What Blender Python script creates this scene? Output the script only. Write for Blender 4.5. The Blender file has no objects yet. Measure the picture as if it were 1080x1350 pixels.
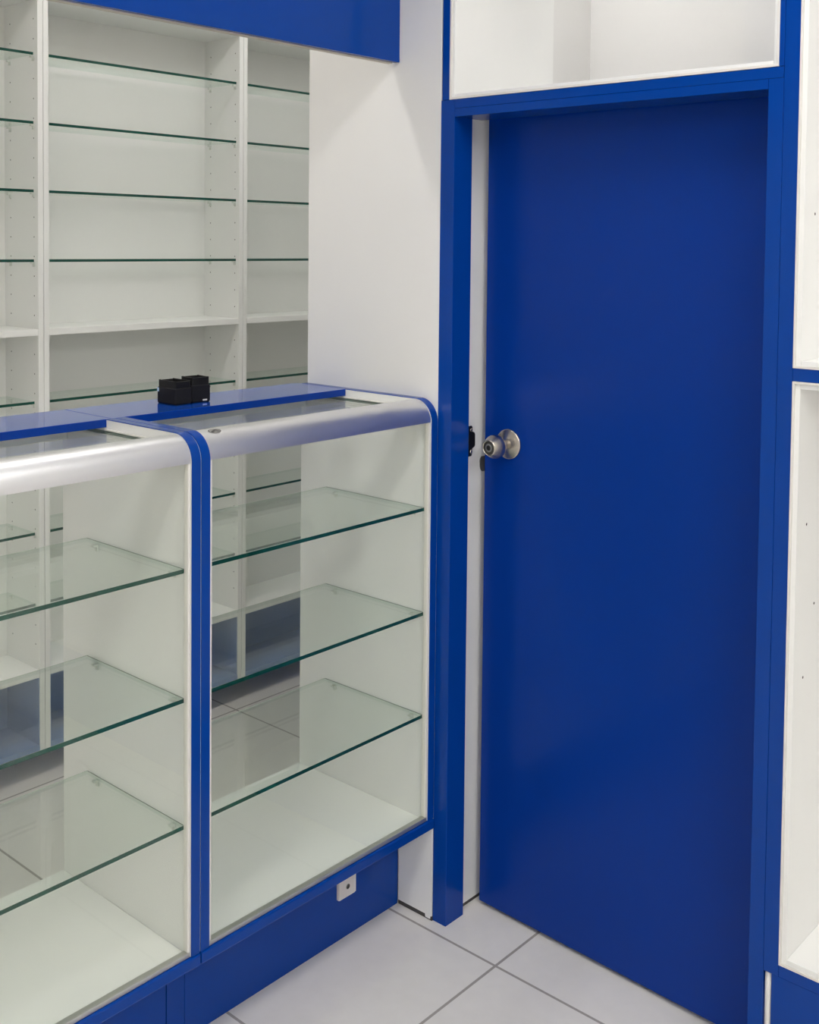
import bpy, bmesh, math
from mathutils import Vector, Matrix
sc = bpy.context.scene
col = sc.collection
R = math.radians

# ------------------------------------------------------------------ materials
def node(nt, kind, x=0, y=0, **kw):
    n = nt.nodes.new(kind); n.location = (x, y)
    for k, v in kw.items(): setattr(n, k, v)
    return n

def principled(name, rgb, rough=.5, metal=0., spec=.5, noise=None, bump=None, coat=0.):
    m = bpy.data.materials.new(name); m.use_nodes = True
    nt = m.node_tree; b = nt.nodes['Principled BSDF']
    b.inputs['Base Color'].default_value = (*rgb, 1)
    b.inputs['Roughness'].default_value = rough
    b.inputs['Metallic'].default_value = metal
    b.inputs['Specular IOR Level'].default_value = spec
    b.inputs['Coat Weight'].default_value = coat
    b.inputs['Coat Roughness'].default_value = .08
    tc = node(nt, 'ShaderNodeTexCoord', -900, 0)
    if noise:                                   # (scale, amount, stretch)
        mp = node(nt, 'ShaderNodeMapping', -720, 0); mp.inputs['Scale'].default_value = noise[2]
        nz = node(nt, 'ShaderNodeTexNoise', -540, 0); nz.inputs['Scale'].default_value = noise[0]
        nz.inputs['Detail'].default_value = 4
        nt.links.new(tc.outputs['Object'], mp.inputs['Vector']); nt.links.new(mp.outputs[0], nz.inputs['Vector'])
        mx = node(nt, 'ShaderNodeMix', -300, 0, data_type='RGBA')
        a = noise[1]
        mx.inputs[6].default_value = tuple(c*(1-a) for c in rgb)+(1,)
        mx.inputs[7].default_value = tuple(min(1, c*(1+a)) for c in rgb)+(1,)
        nt.links.new(nz.outputs['Fac'], mx.inputs[0]); nt.links.new(mx.outputs[2], b.inputs['Base Color'])
    if bump:                                    # (scale, strength, distance)
        nb = node(nt, 'ShaderNodeTexNoise', -540, -300); nb.inputs['Scale'].default_value = bump[0]
        nb.inputs['Detail'].default_value = 3
        nt.links.new(tc.outputs['Object'], nb.inputs['Vector'])
        bp = node(nt, 'ShaderNodeBump', -300, -300); bp.inputs['Strength'].default_value = bump[1]
        bp.inputs['Distance'].default_value = bump[2]
        nt.links.new(nb.outputs['Fac'], bp.inputs['Height']); nt.links.new(bp.outputs[0], b.inputs['Normal'])
    return m

ONE = (1, 1, 1)
M = {}
M['paint'] = principled('white_wall_paint', (.76, .753, .742), .6, noise=(3, .015, ONE), bump=(350, .05, .001))
M['ceiling'] = principled('ceiling_paint', (.82, .82, .80), .8, noise=(3, .02, ONE))
M['white'] = principled('white_laminate', (.80, .80, .785), .38, noise=(5, .012, ONE))
M['whiter'] = principled('bright_white_laminate', (.84, .84, .825), .38, noise=(5, .01, ONE))
M['edge'] = principled('white_edge_band', (.74, .72, .68), .35, noise=(40, .02, ONE))
M['blue'] = principled('cobalt_blue_laminate', (.0006, .046, .295), .20, spec=.22, noise=(6, .05, ONE), bump=(500, .03, .0006))
M['blue_gloss'] = principled('polished_blue_laminate', (.0006, .049, .315), .07, spec=.8, noise=(6, .05, ONE))
M['blue_door'] = principled('deep_blue_door_paint', (.0004, .033, .265), .26, spec=.18, noise=(2, .04, ONE), bump=(300, .04, .0006))
M['blue_lining'] = principled('dusty_blue_lining', (.09, .19, .44), .3, noise=(8, .06, ONE))
M['alu'] = principled('brushed_aluminium', (.80, .795, .80), .40, 1., noise=(30, .02, (.08, 2, 2)))
M['alu_dull'] = principled('satin_aluminium_channel', (.55, .55, .53), .4, .85, noise=(30, .05, (.1, 2, 2)))
M['steel'] = principled('satin_steel', (.52, .48, .43), .27, 1., noise=(60, .06, ONE))
M['steel_dark'] = principled('dark_steel', (.10, .095, .09), .3, 1., noise=(60, .1, ONE))
M['blackmetal'] = principled('blackened_metal', (.012, .012, .012), .35, .3, noise=(60, .2, ONE))
M['grey_metal'] = principled('grey_latch_metal', (.20, .20, .205), .4, .6, noise=(60, .1, ONE))
M['black'] = principled('black_velour', (.006, .006, .009), .75, spec=.3, noise=(200, .3, ONE), bump=(900, .2, .0005))
M['black_in'] = principled('black_smooth_lining', (.004, .004, .005), .5, spec=.3, noise=(200, .2, ONE))
M['tag'] = principled('pale_tag', (.75, .72, .68), .5, noise=(80, .05, ONE))
M['bluetag'] = principled('pale_blue_tag', (.45, .62, .85), .4, noise=(300, .3, ONE))
M['hole'] = principled('pin_hole', (.05, .048, .045), .8, noise=(50, .1, ONE))
M['clip'] = principled('clear_plastic_clip', (.58, .60, .56), .3, noise=(90, .1, ONE))
M['plate'] = principled('white_plastic_plate', (.70, .66, .64), .4, noise=(60, .04, ONE))
M['raw'] = principled('raw_board_edge', (.55, .50, .42), .7, noise=(40, .1, (1, .2, 1)))
M['gap_shade'] = principled('dark_gap_shade', (.05, .047, .043), .6, noise=(30, .1, ONE))  # near-black colour imitating shade in the floor gaps
M['ink'] = principled('grey_print', (.05, .045, .045), .6, noise=(60, .1, ONE))
M['seam'] = principled('dark_joint', (.004, .012, .06), .6, noise=(60, .1, ONE))

def glass(name, tint, refl=1.0):
    m = bpy.data.materials.new(name); m.use_nodes = True; nt = m.node_tree
    nt.nodes.remove(nt.nodes['Principled BSDF']); out = nt.nodes['Material Output']
    tr = node(nt, 'ShaderNodeBsdfTransparent', -200, 100); tr.inputs[0].default_value = (*tint, 1)
    gl = node(nt, 'ShaderNodeBsdfGlossy', -200, -100); gl.inputs['Color'].default_value = (.97, 1, .98, 1)
    gl.inputs['Roughness'].default_value = .0
    ge = node(nt, 'ShaderNodeNewGeometry', -1100, 0)
    d = node(nt, 'ShaderNodeVectorMath', -920, 0, operation='DOT_PRODUCT')
    nt.links.new(ge.outputs['Incoming'], d.inputs[0]); nt.links.new(ge.outputs['Normal'], d.inputs[1])
    def mth(op, a, b=None, x=0):
        n = node(nt, 'ShaderNodeMath', x, 0, operation=op)
        for i, v in enumerate((a, b)):
            if v is None: continue
            if isinstance(v, (int, float)): n.inputs[i].default_value = v
            else: nt.links.new(v, n.inputs[i])
        return n.outputs[0]
    c = mth('ABSOLUTE', d.outputs['Value'], None, -760)
    c = mth('SUBTRACT', 1.0, c, -640); c = mth('POWER', c, 5.0, -520)
    c = mth('MULTIPLY', c, .96*refl, -420); c = mth('ADD', c, .04*refl, -320)
    mx = node(nt, 'ShaderNodeMixShader', 0, 0)
    nt.links.new(c, mx.inputs[0]); nt.links.new(tr.outputs[0], mx.inputs[1]); nt.links.new(gl.outputs[0], mx.inputs[2])
    nt.links.new(mx.outputs[0], out.inputs[0])
    return m
M['glass'] = glass('shelf_glass', (.945, .965, .95), .8)
M['pane'] = glass('pane_glass', (.976, .983, .968), .55)
M['glass_rim'] = glass('shelf_glass_rim', (.83, .89, .86), .3)
M['arris'] = principled('ground_glass_arris', (.16, .20, .17), .4, noise=(60, .1, ONE))
M['arris_pale'] = principled('pale_ground_arris', (.55, .60, .55), .4, noise=(60, .1, ONE))
M['glass_edge'] = principled('green_glass_edge', (.004, .058, .042), .15, spec=.5, noise=(8, .35, (1, .3, 1)))

def tile_material():
    m = bpy.data.materials.new('grey_floor_tile'); m.use_nodes = True; nt = m.node_tree
    b = nt.nodes['Principled BSDF']; b.inputs['Roughness'].default_value = .33
    b.inputs['Specular IOR Level'].default_value = .4
    ge = node(nt, 'ShaderNodeNewGeometry', -1500, 0)
    se = node(nt, 'ShaderNodeSeparateXYZ', -1320, 0); nt.links.new(ge.outputs['Position'], se.inputs[0])
    def mth(op, a, b_=None, x=0, y=0):
        n = node(nt, 'ShaderNodeMath', x, y, operation=op)
        for i, v in enumerate((a, b_)):
            if v is None: continue
            if isinstance(v, (int, float)): n.inputs[i].default_value = v
            else: nt.links.new(v, n.inputs[i])
        return n.outputs[0]
    S = .4985; G = .0065
    ds, ids = [], []
    for k, o in (('X', 1.9640), ('Y', 1.4670)):
        v = mth('SUBTRACT', se.outputs[k], o); v = mth('DIVIDE', v, S)
        ids.append(mth('FLOOR', v)); fr = mth('FRACT', v)
        fr = mth('SUBTRACT', fr, .5); fr = mth('ABSOLUTE', fr); fr = mth('SUBTRACT', .5, fr)
        ds.append(mth('MULTIPLY', fr, S))
    dist = mth('MINIMUM', *ds)
    gr = mth('LESS_THAN', dist, G/2)
    cb = node(nt, 'ShaderNodeCombineXYZ', -600, 200); nt.links.new(ids[0], cb.inputs[0]); nt.links.new(ids[1], cb.inputs[1])
    wn = node(nt, 'ShaderNodeTexWhiteNoise', -450, 200); nt.links.new(cb.outputs[0], wn.inputs['Vector'])
    nz = node(nt, 'ShaderNodeTexNoise', -600, 400); nz.inputs['Scale'].default_value = 26; nz.inputs['Detail'].default_value = 6
    nt.links.new(ge.outputs['Position'], nz.inputs['Vector'])
    f = mth('MULTIPLY', wn.outputs['Value'], .3); f2 = mth('MULTIPLY', nz.outputs['Fac'], .7); f = mth('ADD', f, f2)
    mx = node(nt, 'ShaderNodeMix', -150, 200, data_type='RGBA')
    mx.inputs[6].default_value = (.70, .675, .645, 1); mx.inputs[7].default_value = (.80, .772, .738, 1)
    nt.links.new(f, mx.inputs[0])
    m2 = node(nt, 'ShaderNodeMix', 0, 200, data_type='RGBA'); m2.inputs[7].default_value = (.34, .315, .29, 1)
    nt.links.new(gr, m2.inputs[0]); nt.links.new(mx.outputs[2], m2.inputs[6])
    nt.links.new(m2.outputs[2], b.inputs['Base Color'])
    bu = node(nt, 'ShaderNodeBump', 0, -200); bu.inputs['Strength'].default_value = .4; bu.inputs['Distance'].default_value = .002
    inv = mth('SUBTRACT', 1.0, gr); nt.links.new(inv, bu.inputs['Height']); nt.links.new(bu.outputs[0], b.inputs['Normal'])
    return m
M['tile'] = tile_material()

def emission(name, rgb, s):
    m = bpy.data.materials.new(name); m.use_nodes = True; nt = m.node_tree
    nt.nodes.remove(nt.nodes['Principled BSDF'])
    e = node(nt, 'ShaderNodeEmission'); e.inputs[0].default_value = (*rgb, 1); e.inputs[1].default_value = s
    nt.links.new(e.outputs[0], nt.nodes['Material Output'].inputs[0])
    return m

# ------------------------------------------------------------------ builders
class MB:
    """collects shapes in world coordinates; every shape may name its own material"""
    def __init__(s): s.bm = bmesh.new(); s.mats = []
    def mi(s, mat):
        if mat not in s.mats: s.mats.append(mat)
        return s.mats.index(mat)
    def box(s, x0, x1, y0, y1, z0, z1, mat, side=None, front=None):
        """side: material of the four vertical faces when it differs (glass edges)"""
        i = s.mi(mat); j = s.mi(side) if side else i; h = s.mi(front) if front else j
        v = [s.bm.verts.new(p) for p in ((x0,y0,z0),(x1,y0,z0),(x1,y1,z0),(x0,y1,z0),(x0,y0,z1),(x1,y0,z1),(x1,y1,z1),(x0,y1,z1))]
        for q, k in (((3,2,1,0),i),((4,5,6,7),i),((0,1,5,4),h),((1,2,6,5),j),((2,3,7,6),j),((3,0,4,7),j)):
            f = s.bm.faces.new([v[t] for t in q]); f.material_index = k
        return s
    def prism(s, pts, axis, a, b, mat, smooth=False):
        """polygon extruded along an axis; pts are the two remaining coordinates in xyz order"""
        i = s.mi(mat)
        def P(p, t):
            return {'X': (t, p[0], p[1]), 'Y': (p[0], t, p[1]), 'Z': (p[0], p[1], t)}[axis]
        A = [s.bm.verts.new(P(p, a)) for p in pts]; B = [s.bm.verts.new(P(p, b)) for p in pts]
        n = len(pts)
        fs = [s.bm.faces.new(A), s.bm.faces.new(B[::-1])]
        for k in range(n):
            f = s.bm.faces.new((A[(k+1) % n], A[k], B[k], B[(k+1) % n])); f.smooth = smooth; fs.append(f)
        for f in fs: f.material_index = i
        bmesh.ops.recalc_face_normals(s.bm, faces=fs)
        return s
    def lathe(s, prof, n, frame, mats, smooth=True):
        """prof: list of (distance along axis, radius, material); frame: matrix whose Z is the axis"""
        rings = []
        for (t, r, m) in prof:
            if r < 1e-6: rings.append([s.bm.verts.new(frame @ Vector((0, 0, t)))])
            else: rings.append([s.bm.verts.new(frame @ Vector((r*math.cos(2*math.pi*k/n), r*math.sin(2*math.pi*k/n), t))) for k in range(n)])
        fs = []
        for q in range(len(prof)-1):
            a, b = rings[q], rings[q+1]; i = s.mi(prof[q+1][2])
            for k in range(n):
                l = (k+1) % n
                if len(a) == 1 and len(b) == 1: continue
                if len(a) == 1: f = s.bm.faces.new((a[0], b[l], b[k]))
                elif len(b) == 1: f = s.bm.faces.new((a[k], a[l], b[0]))
                else: f = s.bm.faces.new((a[k], a[l], b[l], b[k]))
                f.material_index = i; f.smooth = smooth; fs.append(f)
        bmesh.ops.recalc_face_normals(s.bm, faces=fs)
        return s
    def disc(s, c, nrm, r, mat, n=10):
        """thin raised-less disc, used for drilled pin holes"""
        nrm = Vector(nrm).normalized(); t = nrm.orthogonal().normalized(); u = nrm.cross(t)
        i = s.mi(mat)
        f = s.bm.faces.new([s.bm.verts.new(Vector(c)+r*(math.cos(2*math.pi*k/n)*t+math.sin(2*math.pi*k/n)*u)) for k in range(n)])
        f.material_index = i
        return s

WO = {}
def link(name, data): o = bpy.data.objects.new(name, data); col.objects.link(o); return o

def obj(name, mb, parent=None, bevel=0., origin=None, label=None, seg=2):
    """ONE mesh object from world-space shapes, under its parent"""
    base = WO[parent] if parent else Vector((0, 0, 0))
    org = Vector(origin) if origin else base
    bmesh.ops.translate(mb.bm, verts=mb.bm.verts, vec=-org)
    me = bpy.data.meshes.new(name); mb.bm.to_mesh(me); mb.bm.free()
    for m in mb.mats: me.materials.append(M[m])
    o = link(name, me)
    if parent: o.parent = parent
    o.location = org-base; WO[o] = org
    if bevel:
        b = o.modifiers.new('bevel', 'BEVEL'); b.width = bevel; b.segments = seg; b.limit_method = 'ANGLE'; b.angle_limit = R(40)
        b.harden_normals = False
    if label: o['label'] = label
    return o

def tag(o, label, cat, group=None, kind=None):
    o['label'] = label; o['category'] = cat
    if group: o['group'] = group
    if kind: o['kind'] = kind
    return o

def thing(name, loc, label, cat, group=None, kind=None):
    o = link(name, None); o.location = loc; o.empty_display_size = .1; WO[o] = Vector(loc)
    return tag(o, label, cat, group, kind)

def struct(name, mb, label, cat, bevel=0.):
    return tag(obj(name, mb, None, bevel), label, cat, kind='structure')

def part_copy(src, parent, loc):
    o = src.copy(); col.objects.link(o); o.parent = parent
    o.location = Vector(loc)-WO[parent]; WO[o] = Vector(loc)
    return o

# ------------------------------------------------------------------ camera
yaw, pitch, roll = R(48.42809), R(2.38563), R(.56093)
F = Vector((math.sin(yaw)*math.cos(pitch), math.cos(yaw)*math.cos(pitch), -math.sin(pitch)))
r0 = Vector((math.cos(yaw), -math.sin(yaw), 0)); u0 = r0.cross(F)
r_ = math.cos(roll)*r0+math.sin(roll)*u0; u_ = -math.sin(roll)*r0+math.cos(roll)*u0
cd = bpy.data.cameras.new('camera'); cam = link('camera', cd)
mat = Matrix((r_, u_, -F)).transposed().to_4x4(); mat.translation = (0, 0, 1.6); cam.matrix_world = mat
cd.sensor_fit = 'AUTO'; cd.sensor_width = 36; cd.lens = 1485.766*36/1350
cd.shift_y = -(675-385.267)/1350; cd.clip_start = .05
sc.camera = cam

# ------------------------------------------------------------------ the room
H = 2.9
struct('floor', MB().box(-2.4, 3.6, -2.4, 3.6, -.06, 0, 'tile'), 'pale grey square floor tiles with grey grout', 'floor')
struct('ceiling', MB().box(-2.4, 3.6, -2.4, 3.6, H, H+.06, 'ceiling'), 'flat white ceiling above the shop', 'ceiling')
struct('wall_back', MB().box(-2.4, 3.6, 3.215, 3.3, 0, H, 'paint'), 'white wall behind the glass shelving', 'wall')
struct('wall_left', MB().box(-2.4, -2.3, -2.4, 3.215, 0, H, 'paint'), 'white wall at the left end of the shop', 'wall')
struct('wall_front', MB().box(-2.3, 3.6, -2.4, -2.3, 0, H, 'paint'), 'white wall facing the counters', 'wall')
# the wall the counters end against, between doorway and shelving
struct('wall_right', MB().box(2.0, 2.2, 1.6815, 2.1237, 0, H, 'paint'), 'plain white wall section between glass counter and blue door frame', 'wall', .001)
struct('wall_storeroom', MB().box(2.2, 3.4, 2.05, 2.12, 0, H, 'paint').box(3.2, 3.3, .2, 2.05, 0, H, 'paint')
       .box(2.8, 3.2, .2, 1.3246, 0, H, 'paint').box(2.3, 2.8, .2, .3, 0, H, 'paint'),
       'white storeroom walls seen through the opening above the door', 'wall')
struct('wall_far_right', MB().box(2.0, 2.1, -2.3, -.05, 0, H, 'paint'), 'white wall beyond the right hand cabinet', 'wall')
struct('wall_lintel', MB().box(2.02, 2.4, .8, 1.680, 2.62, H, 'paint'), 'white wall above the transom niche', 'wall')
struct('wall_shelf_end', MB().box(3.3, 3.4, 2.12, 3.215, 0, H, 'paint'), 'white wall at the far end of the shelving', 'wall')

# ------------------------------------------------------------------ door and its frame
XP = 1.999
door = thing('door_1', (XP, 1.28, 0), 'cobalt blue door in a blue frame, standing slightly ajar, with a round steel knob', 'door', kind='structure')
obj('jamb', MB().box(XP, 2.065, 1.6407, 1.6812, 0, 1.9336, 'blue'), door, .0012, label='left blue door post')
obj('jamb', MB().box(XP, 2.10, .8655, .8945, 0, 1.9126, 'blue'), door, .0010, label='right blue door post')
obj('header', MB().box(XP, 2.100, .8950, 1.6402, 1.8939, 1.9126, 'blue').box(XP, 2.100, .8660, 1.6402, 1.9130, 1.9332, 'blue'), door, .0007, label='blue board across the top of the doorway')
wj = obj('inner_jamb', MB().box(2.0655, 2.26, 1.660, 1.6795, .009, 1.96, 'white'), door, .001, label='white inner door jamb')
obj('shade_strip', MB().box(2.0660, 2.25, 1.6620, 1.6790, 0, .0086, 'gap_shade'), door, label='dark strip painted as the shade in the gap under the white jamb')  # added strip, its dark colour stands for shade below the jamb
obj('head_stop', MB().box(2.101, 2.26, .86, 1.659, 1.905, 1.9325, 'white'), door, .001)
# strike plate on the white jamb, half hidden by the blue post
sp = MB()
sp.prism([(2.083, 1.172), (2.098, 1.172), (2.1005, 1.168), (2.1005, 1.158), (2.108, 1.155), (2.111, 1.150), (2.111, 1.124), (2.108, 1.120),
          (2.1005, 1.117), (2.1005, 1.106), (2.097, 1.099), (2.083, 1.099)], 'Y', 1.6575, 1.6600, 'blackmetal')
spo = obj('strike_plate', sp, door, .0006, label='black metal strike plate')
fr = Matrix.Translation((2.0955, 1.6575, 1.162)) @ Matrix.Rotation(R(90), 4, 'X')
obj('screw', MB().lathe([(0, .0045, 'steel'), (.0012, .0042, 'steel'), (.0018, .002, 'steel'), (.0018, 0, 'steel')], 14, fr, None), spo)
fr = Matrix.Translation((2.0955, 1.6575, 1.110)) @ Matrix.Rotation(R(90), 4, 'X')
obj('screw', MB().lathe([(0, .0045, 'steel'), (.0012, .0042, 'steel'), (.0018, .002, 'steel'), (.0018, 0, 'steel')], 14, fr, None), spo)
lp = MB(); pts = [(2.165, 1.093), (2.138, 1.093), (2.133, 1.089), (2.1315, 1.083), (2.1325, 1.068), (2.136, 1.060), (2.142, 1.056), (2.165, 1.056)]
lp.prism(pts, 'Y', 1.6580, 1.6600, 'grey_metal')
obj('latch_plate', lp, door, .0006, label='small grey rounded latch plate')
# the leaf, hinged at the right, a couple of degrees ajar
leaf = link('door_leaf', None)
DW = .7345; DH = 1.900
lb = MB().box(-DW, 0, 0, .038, .011, DH, 'blue_door')
bpy.data.objects.remove(leaf)
me = bpy.data.meshes.new('door_leaf'); lb.bm.to_mesh(me); lb.bm.free(); me.materials.append(M['blue_door'])
leaf = link('door_leaf', me); leaf.parent = door
# local -x runs from hinge to latch edge, local +y away from the shop
dirv = Vector((.02940, 1, 0)).normalized()                 # hinge -> latch edge
nrm = Vector((1, -.0294, 0)).normalized()
hinge = Vector((2.1030, .9047, 0))
mw = Matrix((-dirv, nrm, Vector((0, 0, 1)))).transposed().to_4x4()
leaf.matrix_local = Matrix.Translation(hinge-WO[door]) @ mw
b = leaf.modifiers.new('bevel', 'BEVEL'); b.width = .0012; b.segments = 2
def leafpart(name, mb, label=None, smooth=None):
    me = bpy.data.meshes.new(name); mb.bm.to_mesh(me); mb.bm.free()
    for m in mb.mats: me.materials.append(M[m])
    o = link(name, me); o.parent = leaf
    if label: o['label'] = label
    return o
KZ = 1.1365; KX = -.6615
kf = Matrix.Translation((KX, 0, KZ)) @ Matrix.Rotation(R(90), 4, 'X')     # its Z points out of the door into the shop
S = 'steel'
leafpart('rose', MB().lathe([(0, .0355, S), (.003, .0355, S), (.0045, .0345, S), (.0052, .0325, S), (.0062, .0295, 'steel'), (.0110, .016, 'steel'), (.0120, .0125, S), (.0120, .0, S)], 48, kf, None), 'round dished steel rose')
leafpart('knob', MB().lathe([(.011, .0105, S), (.020, .0105, S), (.022, .0125, S), (.024, .0125, S), (.026, .0105, S), (.031, .0108, S), (.0335, .0165, S), (.038, .0225, S), (.044, .0262, S), (.050, .0277, S), (.056, .0275, S),
          (.060, .0262, S), (.0745, .0188, S), (.0765, .0175, S), (.0760, .0160, S), (.0745, .0155, S)], 56, kf, None), 'round satin steel door knob')
leafpart('keyhole_disc', MB().lathe([(.0735, .0156, 'steel_dark'), (.0752, .0150, 'steel_dark'), (.0756, .0110, 'steel_dark'), (.0750, .0100, 'steel_dark'), (.0752, .0065, 'grey_metal'), (.0760, .0060, 'grey_metal'), (.0752, .0022, 'blackmetal'), (.0735, 0, 'blackmetal')], 40, kf, None), 'dark keyhole face of the knob')

# ------------------------------------------------------------------ transom niche above the door
tn = thing('transom_niche', (XP, 1.2657, 1.9336), 'open white niche in a blue surround directly above the door', 'niche')
obj('face_board', MB().box(XP, 2.03, 1.6562, 1.678, 1.9340, 2.62, 'blue'), tn, .001)
obj('face_board', MB().box(XP, 2.03, .8655, .8751, 1.9340, 2.62, 'blue'), tn, .001)
t = .0115
obj('side_panel', MB().box(2.002, 2.396, 1.6562-t, 1.6560, 1.9340, 2.62, 'whiter'), tn, .0008)
obj('side_panel', MB().box(2.002, 2.396, .8755, .8751+t, 1.9340, 2.62, 'whiter'), tn, .0008)
obj('bottom_panel', MB().box(2.002, 2.396, .8751+t+.0005, 1.6562-t-.0005, 1.9340, 1.9340+t, 'whiter'), tn, .0008)
e = MB(); y0, y1, z0 = .8751, 1.6562, 1.9336
e.box(1.9975, 2.0015, y0, y1, z0, z0+.005, 'edge').box(1.9975, 2.0015, y0, y0+.005, z0+.005, 2.62, 'edge').box(1.9975, 2.0015, y1-.005, y1, z0+.005, 2.62, 'edge')
obj('edge_trim', e, tn, .0006, label='cream edging round the opening')

# ------------------------------------------------------------------ display cabinet at the right
dc = thing('display_cabinet', (XP, .45, 0), 'tall blue and white display cabinet with open niches, right of the door', 'cabinet')
YR = .0                                                                 # its far end, outside the picture
obj('stile', MB().box(XP, 2.03, .8358, .8650, .2418, 2.62, 'blue'), dc, .001, label='blue upright edge beside the door frame')
obj('rail', MB().box(XP, 2.03, YR, .8353, 1.3589, 1.3827, 'blue'), dc, .001)
obj('rail', MB().box(XP, 2.03, YR, .8353, .2422, .2648, 'blue'), dc, .001)
obj('drawer_front', MB().box(2.001, 2.02, YR, .8500, .03, .2410, 'blue'), dc, .001, label='plain blue panel under the lower niche')
obj('side_strip', MB().prism([(2.004, .8512), (2.0025, .8545), (2.0015, .857), (2.0025, .8595), (2.004, .8630), (2.05, .8630), (2.05, .8512)], 'Z', .0, .2410, 'edge', True), dc, label='narrow white upright strip at the cabinet foot')
def niche(z0, z1, dots, label):
    t = .0135
    l = MB(); D = 2.36
    l.box(2.002, D, .8356-t, .8356, z0, z1, 'whiter')
    l.box(2.002, D, YR, .8356-t-.0003, z0, z0+t, 'whiter')
    l.box(2.002, D, YR, .8356-t-.0003, z1-t, z1, 'whiter')
    l.box(D+.0003, D+.012, YR, .8356, z0, z1, 'whiter')
    l.box(2.002, D, YR-t, YR, z0, z1, 'whiter')
    for (x, z) in dots: l.disc((x, .8356-t-.0004, z), (0, -1, 0), .0028, 'hole')
    o = obj('niche_lining', l, dc, .0006, label=label)
    e = MB()
    e.box(1.9972, 2.0017, .8356-.0045, .8356, z0, z1, 'edge').box(1.9972, 2.0017, YR, .8356-.0046, z0, z0+.0045, 'edge').box(1.9972, 2.0017, YR, .8356-.0046, z1-.0045, z1, 'edge')
    obj('edge_trim', e, o, .0006)
niche(1.3829, 2.60, [(2.0529, 1.95), (2.0493, 1.665), (2.2, 1.95), (2.2, 1.665)], 'white upper niche')
niche(.2650, 1.3587, [(2.0455, 1.089), (2.0455, .80), (2.2, 1.089), (2.09, .93)], 'white lower niche')
obj('carcass', MB().box(2.05, 2.36, YR, .8500, 0, .2300, 'white'), dc, label='white cabinet base')

# ------------------------------------------------------------------ glass counters
ZT = 1.2425; YF = 1.681; YB = 2.123; RAD = .050
def arc(cy, cz, r, a0, a1, n=14):
    return [(cy+r*math.cos(R(a0+(a1-a0)*k/n)), cz+r*math.sin(R(a0+(a1-a0)*k/n))) for k in range(n+1)]
clip_src = []
def shelf_clip(parent, loc):
    """small peg and pad that carries a glass shelf; copies share one mesh"""
    if not clip_src:
        m = MB(); x, y, z = loc
        m.box(x-.010, x+.002, y-.0045, y+.0045, z-.0045, z-.0005, 'clip')
        m.box(x-.002, x+.002, y-.0045, y+.0045, z-.014, z-.0045, 'clip')
        m.box(x-.010, x-.006, y-.003, y+.003, z-.0005, z+.0, 'clip')
        o = obj('shelf_clip', m, parent, .0008, origin=loc, seg=1); clip_src.append(o); return o
    return part_copy(clip_src[0], parent, loc)

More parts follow.
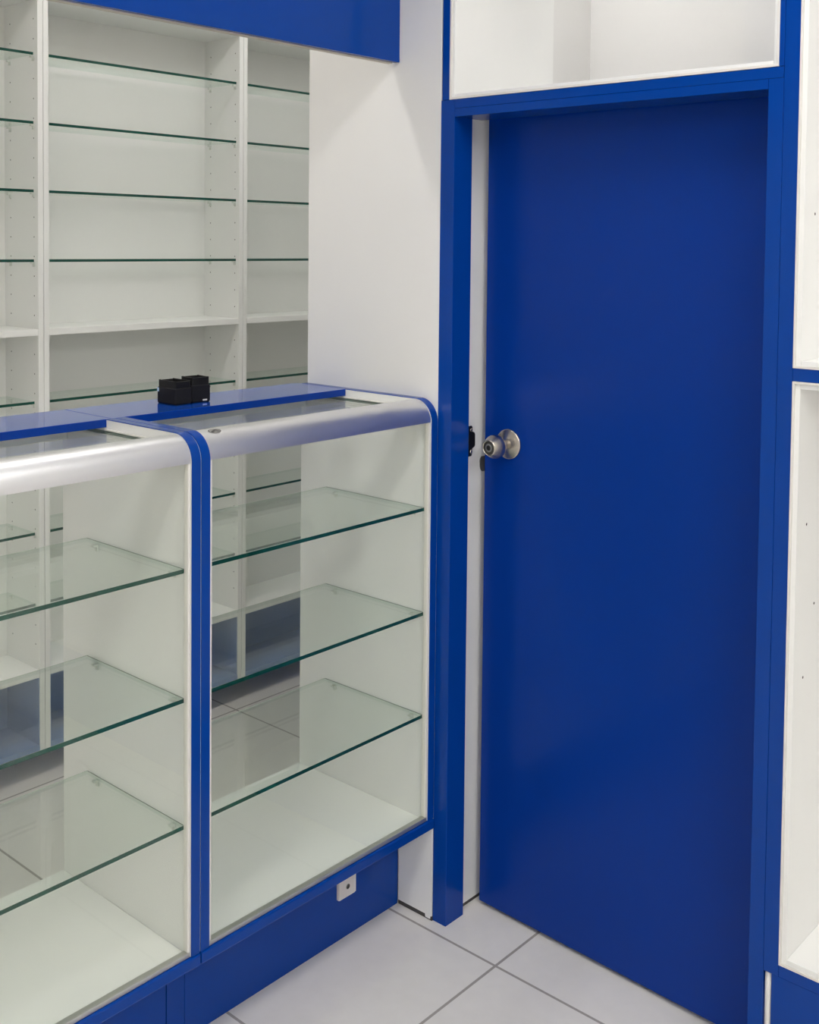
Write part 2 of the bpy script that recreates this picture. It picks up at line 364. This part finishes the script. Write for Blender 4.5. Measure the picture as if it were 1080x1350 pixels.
def counter(x0, x1, label, notch_r):
    g = thing('display_counter', ((x0+x1)/2, 1.90, 0), label, 'counter', 'glass counters standing side by side')
    P = .0215
    xi0, xi1 = x0+P, x1-P
    for (a, b, notch) in ((x0, xi0, True), (xi1, x1, notch_r)):
        zt = ZT-.0018
        prof = [(1.8040, .002), (YB, .002)]
        prof += [(YB, zt)] if not notch else [(YB, ZT-.0175), (1.9605, ZT-.0175), (1.9605, zt)]
        prof += arc(YF+.0018+RAD, zt-RAD, RAD, 90, 180)
        prof += [(YF+.0018, .2480), (1.8040, .2480)]
        sp = obj('side_panel', MB().prism(prof, 'X', a+.0004, b, 'white'), g)
        # blue banding wrapped round the front and top edge
        yb = 1.9600 if notch else YB
        o = [(yb, ZT)] + arc(YF+RAD+.0018, ZT-RAD-.0018, RAD+.0018, 90, 180) + [(YF, .2476)]
        i = [(YF+.0016, .2476)] + arc(YF+RAD+.0018, ZT-RAD-.0018, RAD+.0002, 180, 90) + [(yb, ZT-.0016)]
        obj('edge_band', MB().prism(o+i, 'X', a+.0006, b-.0006, 'blue', False), sp, label='cobalt blue edge banding')
    obj('base_panel', MB().box(xi0+.0005, xi1-.0005, 1.6985, YB, .2313, .2493, 'whiter'), g, .0008, label='white floor of the glass case')
    obj('front_rail', MB().box(x0+.0006, x1-.0006, YF-.0035, 1.6975, .2241, .2471, 'blue'), g, .003, label='blue rail below the front glass')
    # channel that holds the front pane
    c = MB()
    c.box(xi0+.0002, xi1-.0002, 1.6835, 1.6975, .2475, .2570, 'alu_dull')
    obj('bottom_channel', c, g, .001)
    for (a, b) in ((xi0+.0002, xi0+.0058), (xi1-.0058, xi1-.0002)):
        obj('side_channel', MB().box(a, b, 1.6835, 1.6975, .2572, 1.1905, 'edge'), g, .001)
    obj('front_pane', MB().box(xi0+.006, xi1-.006, 1.6880, 1.6930, .2572, 1.1930, 'pane'), g)
    # rounded aluminium nose
    zc = ZT-.0020-RAD; yc = YF+.0020+RAD
    o = arc(yc, zc, RAD-.0006, 180, 90, 20); i = arc(yc, zc, RAD-.0040, 90, 180, 20)
    o = [(o[0][0], 1.1905)]+o+[(yc+.004, ZT-.0026)]; i = [(yc+.004, ZT-.0060)]+i+[(i[-1][0], 1.1905)]
    tr = obj('nose_trim', MB().prism(o+i, 'X', xi0+.0004, xi1-.0004, 'alu', True), g, label='rounded aluminium front trim')
    tr.modifiers.new('split', 'EDGE_SPLIT').split_angle = R(40)
    # glazing grooves and top pane
    for (a, b) in ((xi0+.0004, xi0+.005), (xi1-.005, xi1-.0004)):
        obj('glass_ledge', MB().box(a, b, yc+.006, YB-.02, 1.2050, 1.2125, 'edge').box(a, b, yc+.006, 1.9600, 1.2205, 1.2235, 'edge'), g, .0006)
    obj('top_pane', MB().box(xi0+.001, xi1-.001, yc-.012, YB-.02, 1.2130, 1.2190, 'pane', 'glass_edge'), g)
    obj('back_rail', MB().box(xi0+.0005, xi1-.0005, YB-.018, YB, 1.185, 1.2245, 'white'), g, .001)
    # glass shelves on clips
    for z in (.9897, .7431, .4993):
        s = obj('glass_shelf', MB().box(xi0+.0025, xi1-.0045, 1.6975, 2.0250, z-.008, z, 'glass', 'glass_rim', 'glass_edge').box(xi1-.0045, xi1-.0037, 1.6975, 2.0250, z-.0012, z, 'arris').box(xi0+.0025, xi1-.0045, 2.0250, 2.0262, z-.0012, z, 'arris_pale'), g, label='clear glass shelf with green edges')
        for y in (1.732, 1.992):
            shelf_clip(s, (xi1-.0025, y, z-.008))
    return g, xi0, xi1
cl, *_ = counter(.626, 1.3115, 'nearer glass display counter at the left, cut by the photo edge', True)
cr, xi0, xi1 = counter(1.3125, 1.9994, 'glass display counter in the corner against the white wall', False)
# ledges along the back of each counter
obj('back_ledge', MB().box(.6265, 1.3022, 1.9612, 2.138, ZT-.0165, ZT, 'blue_gloss', None, 'blue_door'), cl, .0008, label='blue service ledge')
obj('back_ledge', MB().box(1.3030, 1.9760, 1.9612, 2.138, ZT-.0165, ZT, 'blue_gloss', None, 'blue_door'), cr, .0008, label='blue service ledge')
# kick boards
obj('kick_panel', MB().box(.627, 1.3105, 1.7875, 1.8030, .001, .2300, 'blue'), cl, .001, label='recessed blue kick board')
obj('filler_strip', MB().box(1.3128, 1.3556, 1.7878, 1.8030, .001, .2300, 'blue'), cr, .0008)
obj('kick_panel', MB().box(1.3564, 1.9930, 1.7875, 1.8030, .001, .2300, 'blue'), cr, .001, label='recessed blue kick board')
ps = MB().prism([(1.6800, .2236), (1.7870, .2236), (1.7870, .0105), (1.7005, .0105), (1.6995, .0030), (1.6850, .0030), (1.6840, .0105), (1.6800, .0105)], 'X', 1.9940, 1.9975, 'white')
obj('plinth_side', ps, cr, .0008, label='white end piece under the rail with a small foot')
obj('shade_strip', MB().box(1.9955, 1.9990, 1.6800, 1.7870, .0, .0102, 'gap_shade'), cr, label='dark strip painted as the shade in the gap under the white end piece')  # shade beneath the end piece, painted as a thin dark strip
# oval sticker on the nose of the corner counter
def nose_point(x, deg, off):
    return Vector((x, YF+.002+RAD+(RAD-.0006+off)*math.cos(R(deg)), ZT-.002-RAD+(RAD-.0006+off)*math.sin(R(deg))))
st = MB(); i_e = st.mi('alu_dull'); i_i = st.mi('ink')
def patch(x, d, w, h, mat, off, n=20, hole=0.):
    k_ = st.mi(mat)
    outr = [st.bm.verts.new(nose_point(x+w*math.cos(2*math.pi*k/n), d+h*math.sin(2*math.pi*k/n), off)) for k in range(n)]
    if hole:
        inn = [st.bm.verts.new(nose_point(x+w*hole*math.cos(2*math.pi*k/n), d+h*hole*math.sin(2*math.pi*k/n), off)) for k in range(n)]
        for k in range(n):
            f = st.bm.faces.new((outr[k], outr[(k+1) % n], inn[(k+1) % n], inn[k])); f.material_index = k_
    else:
        f = st.bm.faces.new(outr); f.material_index = k_
patch(1.3720, 108, .0145, 10.5, 'alu_dull', .0003)
patch(1.3720, 108, .0145, 10.5, 'ink', .0005, hole=.86)
for dx, w in ((-.007, .0012), (-.0025, .0010), (.0005, .0010), (.0040, .0012), (.0075, .001)):
    patch(1.3720+dx, 108, w, 5.0, 'ink', .0005, 8)
for dx, dd in ((-.0045, 5), (-.0045, 0), (.002, -5), (.0058, 5), (.0058, -5)):
    patch(1.3720+dx, 108+dd, .0026, .9, 'ink', .0005, 8)
obj('oval_sticker', st, cr, label='small oval maker sticker in grey print')

# little white box with a hole on the kick board
pl = thing('cover_plate', (1.8107, 1.7875, .150), 'small white cover plate with a round hole on the blue kick board', 'cover plate')
q = MB().prism([(1.7835, .1000), (1.8385, .1015), (1.8385, .205), (1.7835, .205)], 'Y', 1.7790, 1.7874, 'plate')
obj('plate', q, pl, .0012)
q = MB(); y = 1.7789
for (a, b, c_, d_) in ((1.7845, 1.7875, .101, .18), (1.8345, 1.8375, .1025, .18), (1.7875, 1.8345, .1012, .1042)):
    q.box(a, b, y-.0012, y, c_, d_, 'tag')
obj('rim', q, pl, .0005)
fr = Matrix.Translation((1.8115, 1.7789, .1240)) @ Matrix.Rotation(R(90), 4, 'X')
obj('screw_hole', MB().lathe([(0, .0062, 'alu_dull'), (.0014, .0058, 'alu_dull'), (.0015, .0038, 'hole'), (.0008, .0030, 'blackmetal'), (.0008, 0, 'blackmetal')], 20, fr, None), pl)

# ------------------------------------------------------------------ two black open boxes on the ledge
def black_box(x, y, w, d, h, rot, label, cat_tag):
    g = thing('black_box', (x, y, ZT), label, 'box', 'black boxes on the blue ledge')
    g.rotation_euler = (0, 0, rot)
    def ring(hw, hd, r, n=5):
        pts = []
        for (sx, sy, a0) in ((1, 1, 0), (-1, 1, 90), (-1, -1, 180), (1, -1, 270)):
            for k in range(n+1):
                a = R(a0+90*k/n); pts.append((sx*(hw-r)+r*math.cos(a), sy*(hd-r)+r*math.sin(a)))
        return pts
    def shell(levels, mats, dip=0., hd=None):
        m = MB(); rows = []
        for (hw, hdp, r, z, top) in levels:
            row = []
            for (px, py) in ring(hw, hdp, r):
                zz = z
                if top: zz -= dip*(1-min(1, abs(px)/hw)**2.2)*(1 if abs(py) > hdp*.6 else .0) + dip*.8*(1-min(1, abs(py)/hdp)**2.2)*(1 if abs(px) > hw*.6 and abs(py) <= hdp*.95 else 0)
                row.append(m.bm.verts.new((px, py, zz)))
            rows.append(row)
        n = len(rows[0]); fs = []
        for q_ in range(len(rows)-1):
            for k in range(n):
                f = m.bm.faces.new((rows[q_][k], rows[q_][(k+1) % n], rows[q_+1][(k+1) % n], rows[q_+1][k]))
                f.material_index = m.mi(mats[q_]); f.smooth = False; fs.append(f)
        f = m.bm.faces.new(rows[0]); f.material_index = m.mi(mats[0]); fs.append(f)
        f = m.bm.faces.new(rows[-1]); f.material_index = m.mi(mats[-1]); fs.append(f)
        bmesh.ops.recalc_face_normals(m.bm, faces=fs)
        return m
    def loc(name, m, label=None):
        me = bpy.data.meshes.new(name); m.bm.to_mesh(me); m.bm.free()
        for k in m.mats: me.materials.append(M[k])
        o = link(name, me); o.parent = g
        if label: o['label'] = label
        return o
    hw, hd = w/2, d/2
    # padded lower body
    loc('body', shell([(hw-.002, hd-.002, .003, 0, 0), (hw, hd, .004, .003, 0), (hw, hd, .004, h*.66, 0), (hw-.0015, hd-.0015, .003, h*.69, 0), (hw-.006, hd-.006, .002, h*.69, 0)], ['black']*5))
    # thinner open rim with a sagging edge
    a = .0022
    loc('rim', shell([(hw-a, hd-a, .003, h*.691, 0), (hw-a, hd-a, .003, h, 1), (hw-a-.003, hd-a-.003, .002, h, 1), (hw-a-.003, hd-a-.003, .002, h*.72, 0)], ['black_in']*4, .0058))
    lm = MB()
    if cat_tag == 'left':
        lm.box(-hw-.0008, -hw+.001, hd-.008, hd-.002, h*.50, h*.66, 'bluetag')
        loc('tag', lm, 'pale blue paper tag')
    else:
        lm.box(.004, .015, -hd-.0009, -hd+.001, .0035, .0068, 'tag'); loc('tag', lm, 'small white tag near the bottom edge')
    return g
black_box(1.5265, 2.0525, .0460, .067, .053, R(0), 'black open box at left of the pair on the counter ledge, wider side showing', 'left')
black_box(1.5795, 2.0470, .0500, .050, .0575, R(-5), 'smaller taller black open box at right on the counter ledge, white tag in front', 'right')

# ------------------------------------------------------------------ white glass-shelf units behind the counters
YS = 3.006; YK = 3.194; PT = .0172
def shelving(x0, x1, label, ends):
    g = thing('shelving_unit', ((x0+x1)/2, YS+.1, 0), label, 'shelving unit', 'white shelving units behind the counters')
    a, b = x0+PT, x1-PT
    for k, (p, q_) in enumerate(((x0+.0003, a), (b, x1-.0003))):
        m = MB().box(p, q_, YS, YK+.004, .0834, 2.62, 'white')
        nx = 1 if k == 0 else -1; fx = a+.0003 if k == 0 else b-.0003
        z = .40
        while z < 2.28:
            for y in (YS+.022, YS+.155): m.disc((fx, y, z), (nx, 0, 0), .0022, 'hole', 8)
            z += .0578
        obj('side_panel', m, g, .0008)
    obj('back_panel', MB().box(a+.0005, b-.0005, YK, YK+.012, .0834, 2.62, 'white'), g)
    obj('top_panel', MB().box(a+.0005, b-.0005, YS, YK-.0005, 2.305, 2.323, 'white'), g, .0008)
    obj('fixed_shelf', MB().box(a+.0005, b-.0005, YS, YK-.0005, 1.3235, 1.3430, 'whiter'), g, .0008, label='white board shelf')
    obj('fixed_shelf', MB().box(a+.0005, b-.0005, YS, YK-.0005, .304, .327, 'whiter'), g, .0008, label='white board shelf')
    ln = MB()
    ln.box(a+.0003, a+.003, YS+.003, YK-.003, .1000, .3037, 'blue_lining').box(b-.003, b-.0003, YS+.003, YK-.003, .1000, .3037, 'blue_lining')
    ln.box(a+.0003, b-.0003, YK-.0028, YK-.0002, .1000, .3037, 'blue_lining')
    ln.box(a+.0003, b-.0003, YS, YK-.003, .0834, .0998, 'blue_lining')
    obj('lower_lining', ln, g, label='blue lining of the bottom compartment')
    obj('plinth', MB().box(x0+.01, x1-.01, 3.172, 3.195, 0, .0830, 'white'), g)
    for z in (2.1491, 1.9499, 1.7515, 1.5482, 1.131, .937, .742, .530):
        s = obj('glass_shelf', MB().box(a+.0015, b-.0130, YS+.001, 3.166, z-.008, z, 'glass', 'glass_rim', 'glass_edge'), g, label='clear glass shelf with green edges')
        if 'clips' in ends:
            for y in (YS+.022, YS+.155): shelf_clip(s, (b-.0015, y, z-.008))
    return g
shelving(1.0083, 1.7653, 'white glass shelf unit cut by the left edge of the photo', ('clips',))
shelving(1.7661, 2.5226, 'middle white glass shelf unit, the widest one seen behind the counters', ('clips',))
shelving(2.5234, 3.2800, 'white glass shelf unit partly hidden behind the white wall', ())

# ------------------------------------------------------------------ blue valance over the counter
va = thing('valance', (1.0, 1.815, 2.033), 'blue hanging valance board over the counters at the top left', 'valance')
obj('board', MB().box(-.6, 1.9985, 1.8110, 1.8260, 2.0335, H-.001, 'blue'), va, .001)
obj('backing', MB().box(-.6, 1.9900, 1.8265, 1.8400, 2.0310, H-.001, 'raw'), va, .001, label='raw board backing')

# ------------------------------------------------------------------ ceiling lights
LIGHTS = [
    (1.30, .65, .55, .25, 29.0, 'square ceiling light panel near the door', 'whiteA'),
    (-.9, .55, 1.2, .6, 12.5, 'long ceiling light panel over the shop floor', 'whiteB'),
    (.3, -1.3, 1.2, .6, 21.5, 'ceiling light panel behind the camera', 'whiteC'),
    (1.75, 2.22, 2.3, .12, 17.5, 'ceiling light strip over the aisle behind the counters', 'whiteD'),
    (2.62, 1.78, .10, .38, 46.0, 'small ceiling light in the storeroom beside its left wall', 'whiteE'),
    (2.42, 1.0, .10, .40, 32.0, 'added storeroom light that brightens the wall block at its right end', 'fillF'),  # unseen lamp, added to brighten the block visible over the door
]
for (x, y, w, d, s, label, key) in LIGHTS:
    g = thing('ceiling_light', (x, y, H), label, 'ceiling light')
    M[key] = emission('lamp_'+key, (1, .985, .955), s)
    f = MB(); t = .02
    f.box(x-w/2-t, x+w/2+t, y-d/2-t, y-d/2, H-.025, H-.001, 'edge').box(x-w/2-t, x+w/2+t, y+d/2, y+d/2+t, H-.025, H-.001, 'edge')
    f.box(x-w/2-t, x-w/2, y-d/2, y+d/2, H-.025, H-.001, 'edge').box(x+w/2, x+w/2+t, y-d/2, y+d/2, H-.025, H-.001, 'edge')
    obj('frame', f, g)
    obj('diffuser', MB().box(x-w/2+.001, x+w/2-.001, y-d/2+.001, y+d/2-.001, H-.015, H-.010, key), g)

w = bpy.data.worlds.new('world'); sc.world = w; w.use_nodes = True
w.node_tree.nodes['Background'].inputs[0].default_value = (.9, .95, 1, 1)
w.node_tree.nodes['Background'].inputs[1].default_value = .3
sc.view_settings.view_transform = 'Standard'; sc.view_settings.look = 'None'
sc.view_settings.exposure = 0.0; sc.view_settings.gamma = 1
sc.view_settings.use_curve_mapping = False
sc.cycles.transparent_max_bounces = 40
sc.cycles.max_bounces = 14; sc.cycles.diffuse_bounces = 8; sc.cycles.glossy_bounces = 6; sc.cycles.transmission_bounces = 6
sc.cycles.use_denoising = True
